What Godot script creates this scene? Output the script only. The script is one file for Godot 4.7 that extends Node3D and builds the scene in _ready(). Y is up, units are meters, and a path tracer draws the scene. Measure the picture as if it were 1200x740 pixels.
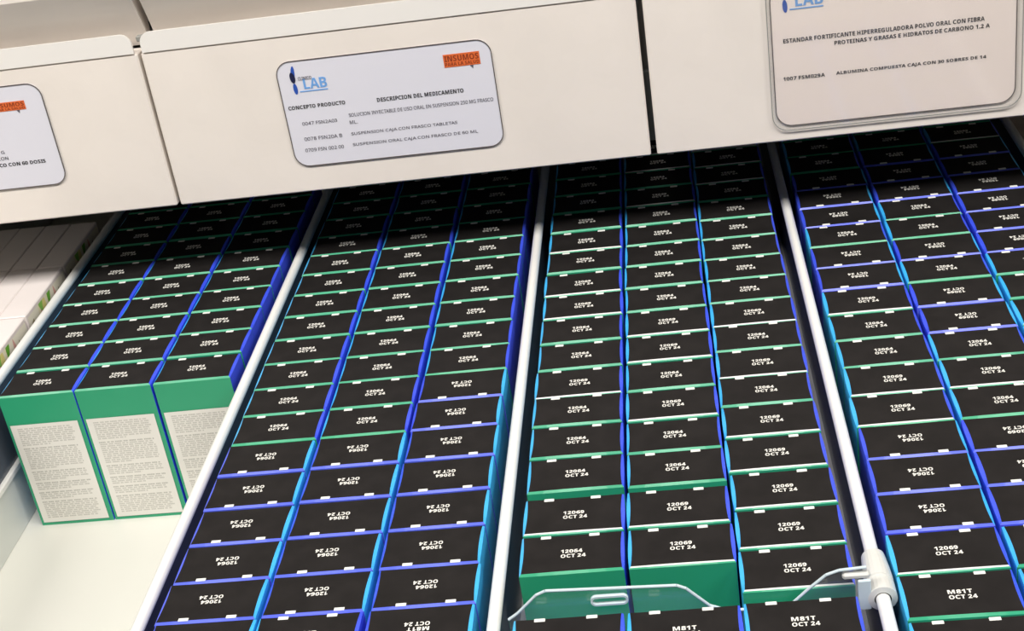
extends Node3D
# Pharmacy drawers: two rows of closed drawer fronts above, one wide drawer pulled out below,
# packed with upright medicine cartons in lanes between white rods.

var rng := RandomNumberGenerator.new()
var M := {}
var used := {}

const LAMPS := [Vector2(-1.3, 1.1), Vector2(0.5, 1.1), Vector2(2.3, 1.1)]   # x and z
const LAMP_ENERGY := 4.3
const DECK := -0.198       # drawer bottom the cartons stand on
const CW := 0.0612         # carton width, depth, height
const CD := 0.0364
const CH := 0.1230

func _ready():
	rng.seed = 4711
	setup_camera()
	setup_light()
	make_materials()
	build_room()
	build_cabinet()
	build_upper_drawers()
	build_lower_drawer()
	build_white_cartons()
	build_medicine_cartons()
	build_clear_divider()

# ------------------------------------------------------------------ camera, sky, lamps
func setup_camera():
	var c := Camera3D.new(); c.name = "camera"; add_child(c)
	c.position = Vector3(0.4184, 0.4504, 1.105)
	c.rotation = Vector3(-0.4825, 0.1383, -0.1579)
	c.fov = 24.41
	c.near = 0.02; c.far = 30.0
	c.current = true

func setup_light():
	var we := WorldEnvironment.new(); we.name = "environment"
	var e := Environment.new()
	e.background_mode = Environment.BG_COLOR
	e.background_color = Color(0.05, 0.05, 0.05)
	e.tonemap_mode = Environment.TONE_MAPPER_LINEAR
	e.tonemap_exposure = 1.0
	e.sdfgi_enabled = true; e.ssao_enabled = true; e.ssil_enabled = true
	we.environment = e; add_child(we)
	# ceiling luminaires along the aisle
	for p in LAMPS:
		var l := AreaLight3D.new(); l.name = "panel_light"
		l.area_size = Vector2(1.2, 0.6)
		l.light_energy = LAMP_ENERGY
		l.light_color = Color(1.0, 0.985, 0.965)
		l.shadow_enabled = true
		if "area_range" in l: l.set("area_range", 8.0)
		add_child(l, true)
		l.position = Vector3(p.x, 1.77, p.y)
		l.rotation = Vector3(-PI / 2, 0, 0)

# ------------------------------------------------------------------ helpers
func numbered(called: String) -> String:
	var n: int = used.get(called, 0)
	used[called] = n + 1
	return called if n == 0 else "%s_%03d" % [called, n]

func thing(called: String, label: String, category: String, at := Vector3.ZERO, group := "") -> Node3D:
	var o := Node3D.new(); o.name = numbered(called); add_child(o)
	o.position = at
	o.set_meta("label", label); o.set_meta("category", category)
	if group != "": o.set_meta("group", group)
	return o

func part(called: String, mesh: Mesh, mat, parent: Node3D, at := Vector3.ZERO) -> MeshInstance3D:
	var o := MeshInstance3D.new(); o.name = called; o.mesh = mesh
	if mat != null: o.material_override = mat
	parent.add_child(o, true)
	o.position = at
	return o

func struct(called: String, mesh: Mesh, mat, at := Vector3.ZERO) -> MeshInstance3D:
	var o := part(called, mesh, mat, self, at)
	o.set_meta("kind", "structure")
	return o

func mat(c: Color, rough := 0.5, metal := 0.0) -> StandardMaterial3D:
	var m := StandardMaterial3D.new()
	m.albedo_color = c; m.roughness = rough; m.metallic = metal
	return m

func tri(st: SurfaceTool, a: Vector3, b: Vector3, c: Vector3, n: Vector3):
	# clockwise seen from the side n points to
	var flip := (b - a).cross(c - a).dot(n) > 0.0
	for p in ([a, c, b] if flip else [a, b, c]):
		st.set_normal(n); st.add_vertex(p)

func quad(st: SurfaceTool, a: Vector3, b: Vector3, c: Vector3, d: Vector3, out: Vector3):
	var n := (c - a).cross(d - b).normalized()
	if n.dot(out) < 0.0: n = -n
	tri(st, a, b, c, n); tri(st, a, c, d, n)

func begin() -> SurfaceTool:
	var st := SurfaceTool.new(); st.begin(Mesh.PRIMITIVE_TRIANGLES); return st

# a box with chamfered edges, centred on x and z, standing on y = 0
func slab(sx: float, sy: float, sz: float, b := 0.0012) -> ArrayMesh:
	var st := begin()
	var h := Vector3(sx, sy, sz) * 0.5
	var o := Vector3(0, h.y, 0)
	for ax in 3:
		for s in [-1.0, 1.0]:
			var u := (ax + 1) % 3; var v := (ax + 2) % 3
			var pts := []
			for q in [[-1, -1], [1, -1], [1, 1], [-1, 1]]:
				var p := Vector3.ZERO
				p[ax] = s * h[ax]; p[u] = q[0] * (h[u] - b); p[v] = q[1] * (h[v] - b)
				pts.append(p + o)
			var n := Vector3.ZERO; n[ax] = s
			quad(st, pts[0], pts[1], pts[2], pts[3], n)
	for ax in 3:
		var u := (ax + 1) % 3; var v := (ax + 2) % 3
		for q in [[-1, -1], [1, -1], [1, 1], [-1, 1]]:
			var a := Vector3.ZERO; var c := Vector3.ZERO
			a[u] = q[0] * h[u]; a[v] = q[1] * (h[v] - b); c[u] = q[0] * (h[u] - b); c[v] = q[1] * h[v]
			var a2 := a; var c2 := c
			a[ax] = -(h[ax] - b); c[ax] = a[ax]; a2[ax] = h[ax] - b; c2[ax] = a2[ax]
			var n := Vector3.ZERO; n[u] = q[0]; n[v] = q[1]
			quad(st, a + o, c + o, c2 + o, a2 + o, n)
	for x in [-1.0, 1.0]:
		for y in [-1.0, 1.0]:
			for z in [-1.0, 1.0]:
				var n := Vector3(x, y, z)
				tri(st, n * (h - Vector3(0, b, b)) + o, n * (h - Vector3(b, 0, b)) + o, n * (h - Vector3(b, b, 0)) + o, n.normalized())
	return st.commit()

# a polygon in the xy plane extruded from z = 0 to z = t
func prism(poly: PackedVector2Array, t: float) -> ArrayMesh:
	var st := begin()
	var ix := Geometry2D.triangulate_polygon(poly)
	for k in range(0, ix.size(), 3):
		for zz in [[0.0, -1.0], [t, 1.0]]:
			var p := []
			for j in 3: p.append(Vector3(poly[ix[k + j]].x, poly[ix[k + j]].y, zz[0]))
			tri(st, p[0], p[1], p[2], Vector3(0, 0, zz[1]))
	var ccw := not Geometry2D.is_polygon_clockwise(poly)
	for k in poly.size():
		var a := poly[k]; var b := poly[(k + 1) % poly.size()]
		var d := (b - a).normalized()
		var n := Vector3(d.y, -d.x, 0) if ccw else Vector3(-d.y, d.x, 0)
		quad(st, Vector3(a.x, a.y, 0), Vector3(b.x, b.y, 0), Vector3(b.x, b.y, t), Vector3(a.x, a.y, t), n)
	return st.commit()

func round_rect(x0: float, y0: float, x1: float, y1: float, r: float, low := true, seg := 7) -> PackedVector2Array:
	var p := PackedVector2Array()
	for c in [[x1 - r, y1 - r, 0.0, true], [x0 + r, y1 - r, 90.0, true], [x0 + r, y0 + r, 180.0, low], [x1 - r, y0 + r, 270.0, low]]:
		if c[3]:
			for k in seg + 1:
				var a := deg_to_rad(c[2] + 90.0 * k / seg)
				p.append(Vector2(c[0] + r * cos(a), c[1] + r * sin(a)))
		else:
			p.append(Vector2(x0 if c[2] == 180.0 else x1, y0))
	return p

# a flat frame between two loops with the same number of points
func ring(outer: PackedVector2Array, inner: PackedVector2Array, t: float) -> ArrayMesh:
	var st := begin()
	for k in outer.size():
		var j := (k + 1) % outer.size()
		var a := Vector3(outer[k].x, outer[k].y, t); var b := Vector3(outer[j].x, outer[j].y, t)
		var c := Vector3(inner[j].x, inner[j].y, t); var d := Vector3(inner[k].x, inner[k].y, t)
		var z := Vector3(0, 0, -t)
		quad(st, a, b, c, d, Vector3(0, 0, 1))
		quad(st, a, b, b + z, a + z, (a - d))
		quad(st, d, c, c + z, d + z, (d - a))
	return st.commit()

# a tube round the z axis, from z0 to z1, smooth
func rod(r: float, z0: float, z1: float, seg := 20, cap := 0.0008) -> ArrayMesh:
	var st := begin()
	var prof := [[0.0, z0], [r - cap, z0], [r, z0 + cap], [r, z1 - cap], [r - cap, z1], [0.0, z1]]
	for i in 5:
		for k in seg:
			var a := TAU * k / seg; var b := TAU * (k + 1) / seg
			var p: Array = prof[i]; var q: Array = prof[i + 1]
			var pts := [Vector3(p[0] * cos(a), p[0] * sin(a), p[1]), Vector3(p[0] * cos(b), p[0] * sin(b), p[1]), Vector3(q[0] * cos(b), q[0] * sin(b), q[1]), Vector3(q[0] * cos(a), q[0] * sin(a), q[1])]
			if i == 2:
				var na := Vector3(cos(a), sin(a), 0); var nb := Vector3(cos(b), sin(b), 0)
				for v in [[0, na], [2, nb], [1, nb], [0, na], [3, na], [2, nb]]:
					st.set_normal(v[1]); st.add_vertex(pts[v[0]])
			else:
				quad(st, pts[0], pts[1], pts[2], pts[3], Vector3(cos((a + b) / 2), sin((a + b) / 2), -2.0 if i < 2 else 2.0))
	return st.commit()

var fonts := {}
func text_mesh(s: String, width: float, height: float, bold := true) -> ArrayMesh:
	# lettering in the xy plane, centred, stretched to a width and a height
	if not fonts.has(bold):
		var f := SystemFont.new(); f.font_names = PackedStringArray(["Droid Sans"]); f.font_weight = 700 if bold else 400
		fonts[bold] = f
	var t := TextMesh.new(); t.text = s; t.font = fonts[bold]; t.font_size = 24; t.pixel_size = 0.01; t.depth = 0.01; t.curve_step = 4.0
	var bb := t.get_aabb()
	var st := begin()
	var sc := Vector3(width / maxf(bb.size.x, 1e-4), height / maxf(bb.size.y, 1e-4), 0.0002 / 0.01)
	var xf := Transform3D(Basis.from_scale(sc), -(bb.position + bb.size * 0.5) * sc)
	for i in t.get_surface_count(): st.append_from(t, i, xf)
	return st.commit()

# ------------------------------------------------------------------ materials
func noise_tex(lo: float, hi: float, freq: float, size := 256, sd := 1) -> NoiseTexture2D:
	var n := FastNoiseLite.new(); n.seed = sd; n.frequency = freq; n.fractal_octaves = 4
	var t := NoiseTexture2D.new(); t.width = size; t.height = size; t.seamless = true; t.noise = n
	var g := Gradient.new(); g.set_color(0, Color(lo, lo, lo)); g.set_color(1, Color(hi, hi, hi))
	t.color_ramp = g
	return t

func make_materials():
	M.cream = mat(Color(0.955, 0.92, 0.885), 0.38)
	M.cream.albedo_texture = noise_tex(0.97, 1.0, 0.01, 256, 3); M.cream.uv1_triplanar = true; M.cream.uv1_scale = Vector3.ONE * 3.0
	M.lip = mat(Color(0.92, 0.905, 0.885), 0.35)
	M.drawer = mat(Color(0.855, 0.85, 0.815), 0.35)
	M.wall_grey = mat(Color(0.80, 0.81, 0.79), 0.3)
	M.rodwhite = mat(Color(0.89, 0.885, 0.865), 0.3)
	M.frame = mat(Color(0.55, 0.55, 0.53), 0.5)
	M.room = mat(Color(0.42, 0.41, 0.395), 0.8)
	M.roomfloor = mat(Color(0.30, 0.29, 0.28), 0.5)
	M.glow = mat(Color(1, 1, 1), 0.5)
	M.glow.emission_enabled = true; M.glow.emission = Color(1.0, 0.985, 0.965); M.glow.emission_energy_multiplier = 1.2
	# carton print
	M.green = mat(Color(0.17, 0.62, 0.45), 0.35)
	M.violet = mat(Color(0.33, 0.39, 0.88), 0.35)
	M.blue = mat(Color(0.25, 0.34, 0.90), 0.35)
	M.cyan = mat(Color(0.24, 0.70, 0.94), 0.35)
	M.lid = mat(Color(0.140, 0.130, 0.127), 0.58)
	M.lid.metallic_specular = 0.25
	M.lid.albedo_texture = noise_tex(0.82, 1.0, 0.02, 256, 9); M.lid.uv1_triplanar = true; M.lid.uv1_world_triplanar = true; M.lid.uv1_scale = Vector3.ONE * 9.0
	M.ink_white = mat(Color(0.90, 0.89, 0.86), 0.6)
	M.board = mat(Color(0.88, 0.88, 0.86), 0.6)
	M.leaflet = mat(Color(1, 1, 1), 0.55); M.leaflet.albedo_texture = leaflet_texture()
	M.white_carton = mat(Color(0.90, 0.865, 0.85), 0.5)
	M.side_art = mat(Color(1, 1, 1), 0.5); M.side_art.albedo_texture = side_art_texture()
	# labels
	M.paper = mat(Color(0.89, 0.885, 0.92), 0.3)
	M.paper_warm = mat(Color(0.98, 0.93, 0.90), 0.4)
	M.outline = mat(Color(0.36, 0.33, 0.32), 0.5)
	M.ink = mat(Color(0.12, 0.11, 0.13), 0.6)
	M.ink_grey = mat(Color(0.36, 0.35, 0.39), 0.6)
	M.orange = mat(Color(0.88, 0.42, 0.20), 0.5)
	M.orange_dark = mat(Color(0.55, 0.22, 0.10), 0.5)
	M.logo_blue = mat(Color(0.16, 0.33, 0.70), 0.5)
	M.logo_navy = mat(Color(0.07, 0.09, 0.25), 0.5)
	M.logo_sky = mat(Color(0.45, 0.66, 0.90), 0.5)
	M.sleeve = mat(Color(0.95, 0.95, 0.95, 0.02), 0.1)
	M.sleeve.transparency = BaseMaterial3D.TRANSPARENCY_ALPHA
	M.acrylic = mat(Color(0.70, 0.80, 0.85, 0.06), 0.05)
	M.acrylic.transparency = BaseMaterial3D.TRANSPARENCY_ALPHA
	M.side_metal = mat(Color(0.33, 0.345, 0.37), 0.25)
	M.acrylic_edge = mat(Color(0.82, 0.88, 0.90, 0.85), 0.25)  # whitish: the bright highlight of clear edges is put into the colour
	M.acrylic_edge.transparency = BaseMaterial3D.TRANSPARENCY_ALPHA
	M.clip = mat(Color(0.80, 0.80, 0.78), 0.3)

# tiny grey print of the back-of-pack text: paragraphs of broken lines on off-white
func leaflet_texture() -> ImageTexture:
	var w := 256; var h := 400
	var im := Image.create(w, h, false, Image.FORMAT_RGB8)
	im.fill(Color(0.90, 0.89, 0.86))
	var y := 14
	var rows := 0
	var breaks := [9, 20, 25, 29, 33]
	while y < h - 18:
		var x := 22 if not (rows in breaks) else 20
		var last := (rows + 1) in breaks
		var limit: int = int(w * rng.randf_range(0.4, 0.6)) if last else w - 22 - rng.randi() % 14
		while x < limit:
			var n := rng.randi_range(8, 30)
			im.fill_rect(Rect2i(x, y, mini(n, maxi(limit - x, 1)), 5), Color(0.73, 0.72, 0.69) if not (rows in breaks) else Color(0.66, 0.65, 0.62))
			for q in range(x, mini(x + n, limit), 5): im.fill_rect(Rect2i(q, y, 2, 5), Color(0.84, 0.83, 0.80))
			x += n + 4
		y += 8
		rows += 1
		if rows in breaks: y += 7
	im.generate_mipmaps()
	return ImageTexture.create_from_image(im)

# printed side of the white cartons: leaf-green, yellow and pink shapes on white
func side_art_texture() -> ImageTexture:
	var w := 256; var h := 256
	var im := Image.create(w, h, false, Image.FORMAT_RGB8)
	im.fill(Color(0.93, 0.91, 0.84))
	var cols := [Color(0.42, 0.68, 0.22), Color(0.90, 0.86, 0.55), Color(0.86, 0.66, 0.62), Color(0.60, 0.55, 0.42), Color(0.55, 0.78, 0.35), Color(0.93, 0.90, 0.78)]
	for k in 46:
		var c := Vector2(rng.randf() * w, rng.randf() * h)
		var r := Vector2(rng.randf_range(6, 20), rng.randf_range(10, 44))
		var col: Color = cols[rng.randi() % cols.size()]
		var tilt := rng.randf_range(-0.8, 0.8)
		for y in range(maxi(0, int(c.y - 50)), mini(h, int(c.y + 50))):
			for x in range(maxi(0, int(c.x - 50)), mini(w, int(c.x + 50))):
				var d := (Vector2(x, y) - c).rotated(tilt) / r
				if absf(d.x) + d.y * d.y < 1.0: im.set_pixel(x, y, col)
	im.generate_mipmaps()
	return ImageTexture.create_from_image(im)

# ------------------------------------------------------------------ the room around
func build_room():
	struct("floor", slab(5.2, 0.1, 5.0), M.roomfloor, Vector3(0.4, -1.05, 1.4))
	struct("ceiling", slab(5.2, 0.1, 5.0), M.room, Vector3(0.4, 1.8, 1.4))
	struct("wall_back", slab(5.2, 2.75, 0.1), M.room, Vector3(0.4, -0.95, -0.95))
	struct("wall_front", slab(5.2, 2.75, 0.1), M.room, Vector3(0.4, -0.95, 3.75))
	struct("wall_left", slab(0.1, 2.75, 4.6), M.room, Vector3(-2.15, -0.95, 1.4))
	struct("wall_right", slab(0.1, 2.75, 4.6), M.room, Vector3(2.95, -0.95, 1.4))
	for i in LAMPS.size():
		var p: Vector2 = LAMPS[i]
		var t := thing("ceiling_lamp", "flat white ceiling luminaire over the aisle, " + ["on the white carton side", "before the labelled drawers", "on the ring clip side"][i], "lamp", Vector3(p.x, 1.78, p.y), "ceiling luminaires")
		part("diffuser", slab(1.2, 0.006, 0.6), M.glow, t, Vector3(0, 0.002, 0))
		part("frame", slab(1.26, 0.012, 0.66), M.lip, t, Vector3(0, 0.008, 0))

# ------------------------------------------------------------------ cabinet
func build_cabinet():
	var t := thing("drawer_cabinet", "cream metal carcass of the pharmacy drawer cabinet", "cabinet", Vector3(0.2, -0.95, 0))
	part("side_panel", slab(0.02, 1.55, 0.6), M.cream, t, Vector3(-0.63, 0, -0.36))
	part("side_panel", slab(0.02, 1.55, 0.6), M.cream, t, Vector3(0.63, 0, -0.36))
	part("back_panel", slab(1.24, 1.55, 0.015), M.cream, t, Vector3(0, 0, -0.65))
	part("top_panel", slab(1.28, 0.02, 0.6), M.cream, t, Vector3(0, 1.552, -0.36))
	part("plinth", slab(1.24, 0.66, 0.56), M.cream, t, Vector3(0, 0, -0.34))
	# the spacers between neighbouring fronts
	for x in [0.0005, 0.4]:
		part("spacer", slab(0.0060, 0.0045, 0.006, 0.0006), M.frame, t, Vector3(x - 0.2, 0.95 + 0.1405, -0.012))

# curved lower edge of the drawers above, extruded along x
func finger_front(x0: float, x1: float) -> ArrayMesh:
	var prof := PackedVector2Array()      # x = depth z, y = height
	prof.append(Vector2(0.0, 0.33)); prof.append(Vector2(0.0, 0.188))
	for k in 9:
		var a := float(k) / 8.0
		prof.append(Vector2(-0.001 * sin(a * PI) - 0.0235 * a, 0.186 - 0.052 * a))
	prof.append(Vector2(-0.030, 0.134)); prof.append(Vector2(-0.034, 0.33))
	var st := begin()
	for k in prof.size():
		var a := prof[k]; var b := prof[(k + 1) % prof.size()]
		var n := Vector3(0, (b.x - a.x), -(b.y - a.y))
		quad(st, Vector3(x0, a.y, a.x), Vector3(x1, a.y, a.x), Vector3(x1, b.y, b.x), Vector3(x0, b.y, b.x), n)
	var ix := Geometry2D.triangulate_polygon(prof)
	for k in range(0, ix.size(), 3):
		for s in [[x0, -1.0], [x1, 1.0]]:
			var p := []
			for j in 3: p.append(Vector3(s[0], prof[ix[k + j]].y, prof[ix[k + j]].x))
			tri(st, p[0], p[1], p[2], Vector3(s[1], 0, 0))
	return st.commit()

func build_upper_drawers():
	var words := ["white label with an orange emblem cut by its edge, above the white cartons", "lavender-white label with blue and orange emblems", "warm white sleeved label with three lines of capitals"]
	var spans := [[-0.405, -0.0015], [0.0015, 0.3975], [0.4025, 0.805]]
	for i in 3:
		var x0: float = spans[i][0]; var x1: float = spans[i][1]
		var xc := (x0 + x1) / 2
		var t := thing("label_drawer", "closed cream drawer with " + ["lip beside the white carton lane", "lip under a single dark seam, holding the lavender label", "lip over the lane with the ring clip"][i], "drawer", Vector3(xc, 0, 0), "closed drawers above the open one")
		part("front_panel", slab(x1 - x0, 0.1335, 0.018, 0.0012), M.cream, t, Vector3(0, 0, -0.009))
		var lp := part("pull_lip", prism(round_rect(-(x1 - x0) / 2 + 0.002, 0, (x1 - x0) / 2 - 0.002, 0.0162, 0.009, false), 0.0022), M.lip, t, Vector3(0, 0.1340, -0.0012))
		lp.rotation.x = -deg_to_rad(3)
		part("bottom_panel", slab(x1 - x0 - 0.01, 0.004, 0.56), M.wall_grey, t, Vector3(0, 0.004, -0.30))
		for s in [-1, 1]: part("side_wall", slab(0.006, 0.11, 0.55), M.wall_grey, t, Vector3(s * ((x1 - x0) / 2 - 0.009), 0.0085, -0.30))
		part("back_wall", slab(x1 - x0 - 0.03, 0.11, 0.006), M.wall_grey, t, Vector3(0, 0.0085, -0.57))
	var uspans := [[-0.405, 0.0036], [0.0100, 0.3965], [0.4035, 0.805]]
	for i in 3:
		var u: Array = uspans[i]
		var xc: float = (u[0] + u[1]) / 2
		var t := thing("finger_groove_drawer", "grey shaded drawer above " + ["the white label with cropped emblem", "the lavender-white label", "the sleeved warm white label"][i] + ", lower edge curving inward", "drawer", Vector3(xc, 0, 0), "closed drawers of the next row up")
		part("front_panel", finger_front(u[0] - xc, u[1] - xc), M.cream, t)
		part("drawer_body", slab(u[1] - u[0] - 0.02, 0.16, 0.52), M.wall_grey, t, Vector3(0, 0.155, -0.31))
	# ---- labels
	var a := label_sheet("lavender-white laminated label with blue figure emblem and orange emblem", 0.1070, 0.0228, 0.2815, 0.1132, 0.012, M.paper, false)
	logo(a, Vector2(0.1175, 0.0862), 0.030)
	orange_logo(a, Vector2(0.2572, 0.0985), Vector2(0.029, 0.0105))
	for l in [["CONCEPTO PRODUCTO", 0.111, 0.158, 0.0742, 0.0031, true, "ink"], ["0047 FSN2A03", 0.1195, 0.1485, 0.0599, 0.0028, false, "ink_grey"], ["0078 FSN20A B", 0.1186, 0.1501, 0.0466, 0.0030, false, "ink_grey"], ["0709 FSN 002 00", 0.1173, 0.1496, 0.0369, 0.0030, false, "ink_grey"], ["DESCRIPCION DEL MEDICAMENTO", 0.1841, 0.2546, 0.0730, 0.0033, true, "ink"], ["SOLUCION INYECTABLE DE USO ORAL EN SUSPENSION 250 MG FRASCO", 0.1590, 0.2772, 0.0629, 0.0030, false, "ink_grey"], ["ML.", 0.1585, 0.1650, 0.0567, 0.0030, false, "ink_grey"], ["SUSPENSION CAJA CON FRASCO TABLETAS", 0.1579, 0.2455, 0.0465, 0.0030, false, "ink_grey"], ["SUSPENSION ORAL CAJA CON FRASCO DE 60 ML", 0.1574, 0.2609, 0.0371, 0.0030, false, "ink_grey"]]:
		print_line(a, l)
	var b := label_sheet("warm white label in a clear sleeve with blue emblem and capital lettering", 0.4985, 0.0130, 0.6830, 0.1275, 0.013, M.paper_warm, true)
	logo(b, Vector2(0.507, 0.1068), 0.033)
	for l in [["ESTANDAR FORTIFICANTE HIPERREGULADORA POLVO ORAL CON FIBRA", 0.5074, 0.6589, 0.0832, 0.0033, true, "ink"], ["PROTEINAS Y GRASAS E HIDRATOS DE CARBONO 1.2 A", 0.5462, 0.6628, 0.0773, 0.0031, true, "ink"], ["1007 FSM029A", 0.5058, 0.5380, 0.0525, 0.0029, true, "ink"], ["ALBUMINA COMPUESTA CAJA CON 30 SOBRES DE 14", 0.5466, 0.6605, 0.0524, 0.0031, true, "ink"]]:
		print_line(b, l)
	var c := label_sheet("white laminated label above the white cartons with orange emblem at its corner", -0.262, 0.0310, -0.0885, 0.1205, 0.012, M.paper, false)
	orange_logo(c, Vector2(-0.1195, 0.1030), Vector2(0.029, 0.0075))
	for l in [["FRASCO 60 G", -0.1650, -0.1352, 0.0643, 0.0028, false, "ink_grey"], ["SUSPENSION CON", -0.1720, -0.1335, 0.0588, 0.0028, false, "ink"], ["SUSPENSION ORAL FRASCO CON 60 DOSIS", -0.2000, -0.1025, 0.0530, 0.0031, true, "ink"]]:
		print_line(c, l)

func label_sheet(label: String, x0: float, y0: float, x1: float, y1: float, r: float, m, sleeve: bool) -> Node3D:
	var t := thing("drawer_label", label, "label", Vector3((x0 + x1) / 2, y0, 0.0002))
	var hx := (x1 - x0) / 2; var h := y1 - y0
	part("sheet", prism(round_rect(-hx, 0, hx, h, r), 0.0006), m, t)
	part("border_line", ring(round_rect(-hx, 0, hx, h, r), round_rect(-hx + 0.0007, 0.0007, hx - 0.0007, h - 0.0007, r - 0.0007), 0.0008), M.outline, t, Vector3(0, 0, 0.0002))
	if sleeve:
		part("sleeve", prism(round_rect(-hx - 0.003, -0.0035, hx + 0.0045, h + 0.003, r), 0.0003), M.sleeve, t, Vector3(0, 0, 0.0016))
		part("sleeve_rim", ring(round_rect(-hx - 0.003, -0.0035, hx + 0.0045, h + 0.003, r), round_rect(-hx - 0.0024, -0.0029, hx + 0.0039, h + 0.0024, r - 0.0006), 0.0007), M.frame, t, Vector3(0, 0, 0.0014))
	return t

func print_line(t: Node3D, l: Array):
	var o := part("printed_line", text_mesh(l[0], l[2] - l[1], l[4], l[5]), M[l[6]], t)
	o.position = Vector3((l[1] + l[2]) / 2 - t.position.x, l[3] - t.position.y, 0.00075)

func oval(c: Vector2, r: Vector2, tilt := 0.0) -> PackedVector2Array:
	var p := PackedVector2Array()
	for k in 18:
		p.append(c + (Vector2(cos(TAU * k / 18), sin(TAU * k / 18)) * r).rotated(tilt))
	return p

# a blue standing figure beside a word, as on the labels
func logo(t: Node3D, at: Vector2, w: float):
	var base := Vector3(at.x - t.position.x, at.y - t.position.y, 0.0007)
	var k := w / 0.030
	var o := part("emblem", prism(oval(Vector2(0.0030, 0.0160) * k, Vector2(0.0016, 0.0068) * k, -0.12), 0.0002), M.logo_blue, t, base)
	part("emblem_body", prism(oval(Vector2(0.0022, 0.0130) * k, Vector2(0.0021, 0.0046) * k, 0.1), 0.0003), M.logo_navy, o)
	part("emblem_foot", prism(oval(Vector2(0.0028, 0.0036) * k, Vector2(0.0017, 0.0046) * k, 0.05), 0.0002), M.logo_blue, o)
	part("emblem_word", text_mesh("LAB", 0.019 * k, 0.0085 * k, true), M.logo_sky, o, Vector3(0.0195, 0.0070, 0.0001) * k)
	part("emblem_small_word", text_mesh("CLINICO", 0.011 * k, 0.0026 * k, false), M.ink_grey, o, Vector3(0.0120, 0.0120, 0.0003) * k)
	part("emblem_underline", prism(PackedVector2Array([Vector2(0.006, 0.0005) * k, Vector2(0.029, 0.0005) * k, Vector2(0.029, 0.0014) * k, Vector2(0.006, 0.0014) * k]), 0.0002), M.logo_sky, o)

func orange_logo(t: Node3D, at: Vector2, size: Vector2):
	var h := size / 2
	var o := part("orange_emblem", prism(PackedVector2Array([Vector2(-h.x, -h.y), Vector2(h.x, -h.y), Vector2(h.x, h.y), Vector2(-h.x, h.y)]), 0.0002), M.orange, t, Vector3(at.x - t.position.x, at.y - t.position.y, 0.0007))
	part("emblem_word", text_mesh("INSUMOS", size.x * 0.94, size.y * 0.45, true), M.orange_dark, o, Vector3(0, size.y * 0.16, 0.0002))
	part("emblem_word", text_mesh("PARA LA SALUD", size.x * 0.94, size.y * 0.26, true), M.orange_dark, o, Vector3(0, -size.y * 0.28, 0.0002))
	part("emblem_tail", prism(PackedVector2Array([Vector2(h.x * 0.4, -h.y), Vector2(h.x * 0.55, -h.y - 0.003), Vector2(h.x * 0.6, -h.y)]), 0.0002), M.ink_grey, o)

# ------------------------------------------------------------------ the open drawer
const RAILS := [-0.1364, 0.0779, 0.2922, 0.5065, 0.7207]

func build_lower_drawer():
	var t := thing("pull_out_drawer", "wide white drawer pulled out below, split into lanes by white rods", "drawer", Vector3(0.185, DECK - 0.004, 0))
	part("bottom_panel", slab(1.07, 0.004, 1.16, 0.0008), M.drawer, t, Vector3(0, 0, 0.08))
	part("front_panel", slab(1.10, 0.17, 0.018), M.cream, t, Vector3(0, -0.02, 0.67))
	part("back_panel", slab(1.07, 0.10, 0.008), M.wall_grey, t, Vector3(0, 0.0045, -0.496))
	part("side_wall", slab(0.008, 0.12, 1.14), M.wall_grey, t, Vector3(-0.531, 0.0045, 0.08))
	for x in RAILS:
		var w := part("lane_wall", slab(0.004, 0.046, 1.12, 0.0005), M.wall_grey, t, Vector3(x - 0.185, 0.004, 0.08))
		part("wall_cap", slab(0.009, 0.0055, 1.12, 0.001), M.rodwhite, w, Vector3(0, 0.0458, 0))
		part("metal_panel", slab(0.002, 0.0645, 1.10, 0.0002), M.side_metal, w, Vector3(0, 0.0512, 0))
		part("rod", rod(0.0039, -0.56, 0.56, 20), M.rodwhite, w, Vector3(0, -0.0804 - DECK, 0))
		for z in [-0.555, 0.555]:
			part("rod_post", slab(0.006, 0.064, 0.006), M.rodwhite, w, Vector3(0, 0.0512, z))

# ------------------------------------------------------------------ white cartons
func build_white_cartons():
	var w := 0.0258; var d := 0.0965; var h := CH
	var body := slab(w, h, d, 0.0008)
	# printed side, with its own texture coordinates
	var st := begin()
	var zs := d / 2 - 0.0025
	for q in [[[-1, 0], [1, 1], [1, 0]], [[-1, 0], [-1, 1], [1, 1]]]:
		for p in q:
			st.set_normal(Vector3(1, 0, 0)); st.set_uv(Vector2((p[0] + 1) / 2.0, 1 - p[1]))
			st.add_vertex(Vector3(0, 0.003 + p[1] * (h - 0.0065), -p[0] * zs))
	var art := st.commit()
	var cols := [-0.1622, -0.1888, -0.2154, -0.2420, -0.2686]
	var cname := ["beside the first white rod", "one column in from the first rod", "two columns in from the first rod", "three columns in from the first rod", "four columns in from the first rod"]
	var rows := [0.0795, -0.0190, -0.1175]
	var rname := ["bright white slim carton", "white slim carton next to the shaded ones", "white slim carton shaded under the labelled drawer"]
	for c in cols.size():
		for r in rows.size():
			var at := Vector3(cols[c] + rng.randf_range(-0.0003, 0.0003), DECK, rows[r] + rng.randf_range(-0.0005, 0.0005) - c * 0.001)
			var t := thing("white_carton", rname[r] + ", " + cname[c], "box", at, "slim white cartons in their own lane")
			part("carton_body", body, M.white_carton, t)
			part("printed_side", art, M.side_art, t, Vector3(w / 2 + 0.00012, 0, 0))

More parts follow.
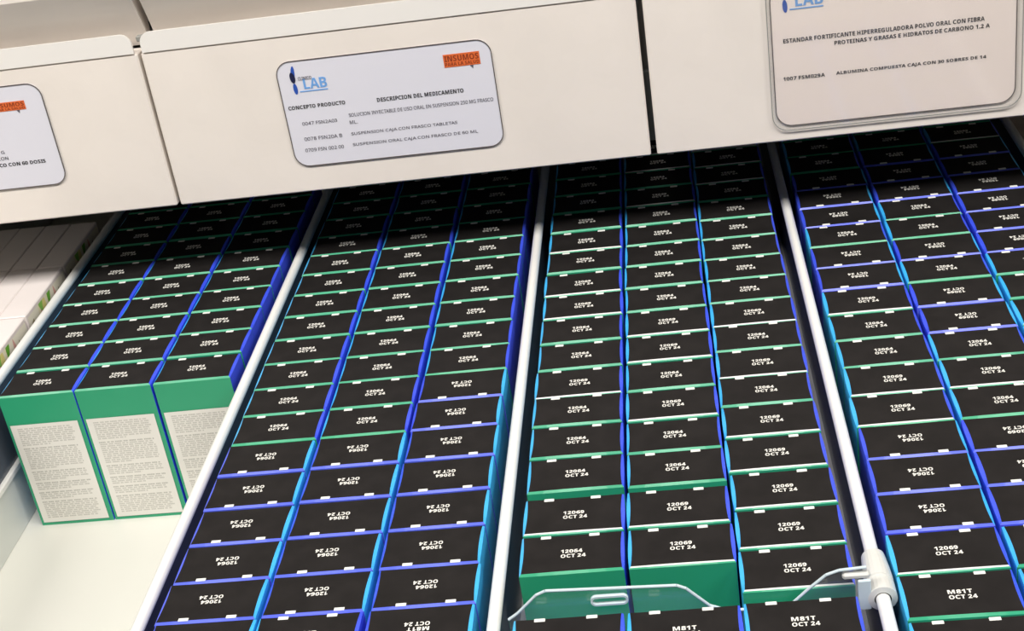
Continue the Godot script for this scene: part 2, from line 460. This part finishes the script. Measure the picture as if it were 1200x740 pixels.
# ------------------------------------------------------------------ medicine cartons
# one carton: front green, back violet, right blue, left cyan, black lid, white board in two lock slots at the back edge
func side_points(side: int, rim: bool, bulge: float) -> Array:
	var out := []
	var n := 6
	for k in n + 1:
		var t := float(k) / n
		var b := 4.0 * t * (1.0 - t)
		var hx := CW / 2; var hz := CD / 2
		var p := Vector3.ZERO
		var ix := 0.0 if rim else 0.0011
		var iz := 0.0 if rim else 0.0011
		var along := lerpf(-1.0, 1.0, t)
		if side == 0 or side == 1:
			var s := 1.0 if side == 0 else -1.0
			p = Vector3(along * (hx - ix), 0, s * (hz - iz - (0.0 if rim else 0.0003 * b) + (bulge * 0.25 * b if rim else 0.0)))
		else:
			var s := 1.0 if side == 2 else -1.0
			p = Vector3(s * (hx - ix + (bulge * b if rim else -0.0007 * b)), 0, along * (hz - iz))
		p.y = CH - 0.0013 if rim else CH
		out.append(p)
	return out

func carton_meshes(bulge: float, dome: float, cracked: bool) -> Array:
	var am := ArrayMesh.new()
	var mats := [[M.green, M.green], [M.violet, M.violet], [M.blue, M.blue], [M.cyan, M.cyan]]
	var outs := [Vector3(0, 0, 1), Vector3(0, 0, -1), Vector3(1, 0, 0), Vector3(-1, 0, 0)]
	var lid := begin()
	var raw := begin()
	var centre := Vector3(0, CH + dome, 0)
	for s in 4:
		var a := side_points(s, true, bulge); var b := side_points(s, false, bulge)
		var face := begin(); var fold := begin()
		for k in a.size() - 1:
			var dn := Vector3(0, -a[k].y, 0)
			quad(face, a[k], a[k + 1], a[k + 1] + dn, a[k] + dn, outs[s])
			# on some cartons the raw white board of the lid flap shows along the front
			var cut := 0.5 if cracked and s == 0 else 1.0
			var m0: Vector3 = a[k].lerp(b[k], cut); var m1: Vector3 = a[k + 1].lerp(b[k + 1], cut)
			quad(fold, a[k], a[k + 1], m1, m0, outs[s] + Vector3(0, 1, 0))
			if cut < 1.0: quad(raw, m0, m1, b[k + 1], b[k], outs[s] + Vector3(0, 1, 0))
			var n: Vector3 = (b[k] - centre).cross(b[k + 1] - centre).normalized()
			if n.y < 0: n = -n
			tri(lid, b[k], b[k + 1], centre, n)
		face.commit(am); am.surface_set_material(am.get_surface_count() - 1, mats[s][0])
		fold.commit(am); am.surface_set_material(am.get_surface_count() - 1, mats[s][1])
	if cracked:
		raw.commit(am); am.surface_set_material(am.get_surface_count() - 1, M.board)
	return [am, lid.commit()]

var slot_mesh: ArrayMesh
var lot_meshes := []

func make_carton(bulge: float, dome: float, lot: int, cracked: bool) -> Node3D:
	var m := carton_meshes(bulge, dome, cracked)
	var t := Node3D.new()
	part("carton_body", m[0], null, t)
	var lid := part("lid", m[1], M.lid, t)
	var pr := part("lot_print", lot_meshes[lot], M.ink_white, lid, Vector3(0.0005, CH + maxf(dome, 0.0) + 0.0001, 0.0008))
	pr.rotation.x = -PI / 2
	for f in [-0.26, 0.215]:
		part("lock_slot", slot_mesh, M.board, t, Vector3(f * CW, CH - 0.0003, -CD / 2 + 0.0022))
	return t

func lot_mesh(l1: String, l2: String) -> ArrayMesh:
	var st := begin()
	st.append_from(text_mesh(l1, 0.0128, 0.0031, true), 0, Transform3D(Basis(), Vector3(-0.0006, 0.0022, 0)))
	st.append_from(text_mesh(l2, 0.0148, 0.0031, true), 0, Transform3D(Basis(), Vector3(0.0004, -0.0022, 0)))
	return st.commit()

func build_medicine_cartons():
	slot_mesh = slab(0.0062, 0.0006, 0.0026, 0.0002)
	lot_meshes = [lot_mesh("12064", "OCT 24"), lot_mesh("M81T", "OCT 24"), lot_mesh("12069", "OCT 24")]
	var protos := []
	for k in 6: protos.append(make_carton([0.0003, 0.0006, 0.0001][k % 3], [0.0003, -0.0003, 0.0005, 0.0, -0.0005, 0.0002][k], [0, 2, 0, 0, 2, 0][k], k % 3 == 1))
	var lanes := []
	# z of each row's front face, from the drawer's front end to the back; r = turned round (violet side forward)
	var c1 := [0.1675, 0.1284, 0.0909, 0.0527, 0.0154, -0.0232, -0.0618, -0.1009, -0.1389, -0.1769]
	var c2 := [0.5297, 0.4922, 0.4552, 0.4182, 0.3805, 0.3422, 0.3036, 0.2661, 0.2286, 0.1916, 0.1547, 0.1161, 0.0781, 0.0402, 0.0020, -0.0350, -0.0725, -0.1105, -0.1485, -0.1866]
	var c31 := [0.5479, 0.5093, 0.4341, 0.3959, 0.3518, 0.3141, 0.2752, 0.2388, 0.2007, 0.1622, 0.1231, 0.0850, 0.0454, 0.0068, -0.0328, -0.0725, -0.1110, -0.1496, -0.1876]
	var c32 := [0.5479, 0.5093, 0.4343, 0.3957, 0.3539, 0.3164, 0.2773, 0.2393, 0.2002, 0.1616, 0.1231, 0.0845, 0.0459, 0.0074, -0.0323, -0.0714, -0.1100, -0.1485, -0.1871]
	var c33 := [0.5500, 0.5082, 0.4622, 0.4238, 0.3851, 0.3459, 0.3073, 0.2695, 0.2329, 0.1960, 0.1592, 0.1221, 0.0850, 0.0481, 0.0106, -0.0280, -0.0666, -0.1051, -0.1437, -0.1823]
	var c4 := [0.5323, 0.4943, 0.4563, 0.4182, 0.3811, 0.3441, 0.3068, 0.2698, 0.2329, 0.1954, 0.1568, 0.1182, 0.0811, 0.0437, 0.0065, -0.0312, -0.0686, -0.1068, -0.1443, -0.1818]
	lanes.append({"x": -0.0898, "rows": c1, "turned": [], "where": "column along white carton lane"})
	lanes.append({"x": -0.0275, "rows": c1, "turned": [], "where": "middle column of the lane with empty floor ahead"})
	lanes.append({"x": 0.0360, "rows": c1, "turned": [], "where": "third column of the lane with empty floor ahead"})
	var t2 := [0.5297, 0.4922, 0.4552, 0.4182, 0.3805, 0.3422, 0.3036]
	lanes.append({"x": 0.1213, "rows": c2, "turned": t2, "where": "second lane from white cartons, first column"})
	lanes.append({"x": 0.1853, "rows": c2, "turned": [0.4552, 0.4182, 0.3805, 0.3422, 0.3036], "where": "second lane from white cartons, middle column"})
	lanes.append({"x": 0.2502, "rows": c2, "turned": t2 + [0.2661, 0.2286], "where": "second lane from white cartons, third column"})
	lanes.append({"x": 0.3350, "rows": c31, "turned": [], "where": "lane with clear divider, first column"})
	lanes.append({"x": 0.3990, "rows": c32, "turned": [], "where": "lane with clear divider, middle column"})
	lanes.append({"x": 0.4625, "rows": c33, "turned": [], "where": "lane with clear divider, column by clip"})
	lanes.append({"x": 0.5468, "rows": c4, "turned": [0.4182, 0.3811, 0.3441, 0.1182, 0.0811, 0.0065, -0.0312, -0.0686], "where": "lane beyond the ring clip, first column"})
	lanes.append({"x": 0.6108, "rows": c4, "turned": [0.4182, 0.3811, 0.3441, 0.1954, 0.1568, 0.0811, -0.0312, -0.0686, -0.1068], "where": "lane beyond the ring clip, middle column"})
	lanes.append({"x": 0.6748, "rows": c4, "turned": [0.4182, 0.3441, 0.0811, 0.0437, 0.0065, -0.0312, -0.0686, -0.1068], "where": "lane beyond the ring clip, third column"})
	var ordinal := ["first", "second", "third", "fourth", "fifth", "sixth", "seventh", "eighth", "ninth", "tenth", "eleventh", "twelfth", "thirteenth", "fourteenth", "fifteenth", "sixteenth", "seventeenth", "eighteenth", "nineteenth", "twentieth"]
	var leaf := leaflet_mesh()
	for li in lanes.size():
		var L: Dictionary = lanes[li]
		for i in L.rows.size():
			var z: float = L.rows[i]
			var turned: bool = z in L.turned
			var t: Node3D = protos[rng.randi() % 6 if li > 5 else [0, 2, 3, 5][rng.randi() % 4]].duplicate()
			t.name = numbered("medicine_carton")
			add_child(t)
			var lift := 0.0
			t.position = Vector3(L.x + rng.randf_range(-0.0006, 0.0006), DECK + lift, z - CD / 2 - 0.0004 + rng.randf_range(-0.0003, 0.0003))
			t.rotation.y = deg_to_rad(rng.randf_range(-0.45, 0.45)) + (PI if turned else 0.0)
			var label := ""
			if i < 2 and li > 2: (t.get_node("lid/lot_print") as MeshInstance3D).mesh = lot_meshes[1]
			if li < 3:
				label = "green-fronted black-topped carton, " + L.where + ", " + ordinal[i] + " from front"
				if i == 0:
					var p := part("front_print", leaf, M.leaflet, t, Vector3(0, 0, CD / 2 + 0.00045))
					p.set_meta("label", "off-white panel of tiny grey print")
			else:
				var count := ""
				if li < 6:        # counted from where the violet run meets the green one
					var edge := 7 if li < 5 else 9
					count = ordinal[absi(i - edge) - (1 if i < edge else 0)] + (" before the colour change" if i < edge else " past the colour change")
				elif li < 9:
					count = (ordinal[i - 2] + " behind the divider") if i >= 2 else (ordinal[1 - i] + " ahead of the divider")
				else:
					count = (ordinal[i - 3] + " row behind the clip") if i >= 3 else (ordinal[2 - i] + " row ahead of the clip")
				label = ("violet-edged" if turned else "green-edged")+ " black carton, " + L.where + ", " + count
			t.set_meta("label", label); t.set_meta("category", "box")
			t.set_meta("group", "black-topped medicine cartons packed in lanes")
	for p in protos: p.free()

func leaflet_mesh() -> ArrayMesh:
	var st := begin()
	var x0 := -CW / 2 + 0.0022; var x1 := CW / 2 - 0.0036
	var y0 := 0.0030; var y1 := CH - 0.0265
	for q in [[[0, 0], [1, 1], [1, 0]], [[0, 0], [0, 1], [1, 1]]]:
		for p in q:
			st.set_normal(Vector3(0, 0, 1)); st.set_uv(Vector2(p[0], 1 - p[1]))
			st.add_vertex(Vector3(lerpf(x0, x1, p[0]), lerpf(y0, y1, p[1]), 0))
	return st.commit()

# ------------------------------------------------------------------ clear divider with its clip
func sweep(path: Array, r: float) -> ArrayMesh:
	var st := begin()
	var seg := 8
	for i in path.size() - 1:
		var a: Vector3 = path[i]; var b: Vector3 = path[i + 1]
		var d := (b - a).normalized()
		var u := d.cross(Vector3(0, 0, 1)).normalized(); var v := d.cross(u)
		for k in seg:
			var n0 := u * cos(TAU * k / seg) + v * sin(TAU * k / seg)
			var n1 := u * cos(TAU * (k + 1) / seg) + v * sin(TAU * (k + 1) / seg)
			quad(st, a + n0 * r, a + n1 * r, b + n1 * r, b + n0 * r, n0 + n1)
	return st.commit()

func build_clear_divider():
	var z := 0.4655
	var t := thing("lane_divider", "clear plastic lane divider with oval grip slot and grey ring clip on rod", "divider", Vector3(0.40, DECK + 0.0005, z))
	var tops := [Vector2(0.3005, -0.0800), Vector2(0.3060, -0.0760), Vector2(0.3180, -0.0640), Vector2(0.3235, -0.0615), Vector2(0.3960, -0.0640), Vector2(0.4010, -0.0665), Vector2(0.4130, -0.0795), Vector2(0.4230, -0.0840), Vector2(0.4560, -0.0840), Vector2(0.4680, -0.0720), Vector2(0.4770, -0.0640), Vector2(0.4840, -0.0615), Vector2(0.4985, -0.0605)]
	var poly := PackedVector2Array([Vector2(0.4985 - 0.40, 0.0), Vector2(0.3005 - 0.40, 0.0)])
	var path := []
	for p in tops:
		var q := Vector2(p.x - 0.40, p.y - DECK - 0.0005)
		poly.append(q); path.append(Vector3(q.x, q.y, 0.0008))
	var pl := part("plate", prism(poly, 0.0016), M.acrylic, t)
	part("edge_highlight", sweep(path, 0.0009), M.acrylic_edge, pl)  # pale strip painted along the plate top as its edge highlight
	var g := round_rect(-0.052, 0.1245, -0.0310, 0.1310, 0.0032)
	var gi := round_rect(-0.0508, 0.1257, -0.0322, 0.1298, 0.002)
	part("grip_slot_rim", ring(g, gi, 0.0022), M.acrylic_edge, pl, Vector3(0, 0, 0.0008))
	# ring round the rod
	var ry := -0.0804 - DECK - 0.0005
	var st := begin()
	var prof := [[0.0046, -0.034], [0.0066, -0.032], [0.0076, -0.020], [0.0080, -0.012], [0.0080, -0.009], [0.0072, -0.0085], [0.0072, -0.0065], [0.0080, -0.006], [0.0080, 0.004], [0.0046, 0.0045]]
	for i in prof.size() - 1:
		for k in 24:
			var a := TAU * k / 24; var b := TAU * (k + 1) / 24
			var p: Array = prof[i]; var q: Array = prof[i + 1]
			var out := Vector3(cos((a + b) / 2), sin((a + b) / 2), 0) + Vector3(0, 0, -0.8 if i < 2 else (0.8 if i == prof.size() - 2 else 0.0))
			quad(st, Vector3(p[0] * cos(a), p[0] * sin(a), p[1]), Vector3(p[0] * cos(b), p[0] * sin(b), p[1]), Vector3(q[0] * cos(b), q[0] * sin(b), q[1]), Vector3(q[0] * cos(a), q[0] * sin(a), q[1]), out)
	var cl := part("ring_clip", st.commit(), M.clip, t, Vector3(0.5065 - 0.40, ry, 0))
	part("clip_arm", slab(0.0150, 0.0040, 0.0045, 0.0012), M.clip, cl, Vector3(-0.0135, 0.0130, 0.0005))
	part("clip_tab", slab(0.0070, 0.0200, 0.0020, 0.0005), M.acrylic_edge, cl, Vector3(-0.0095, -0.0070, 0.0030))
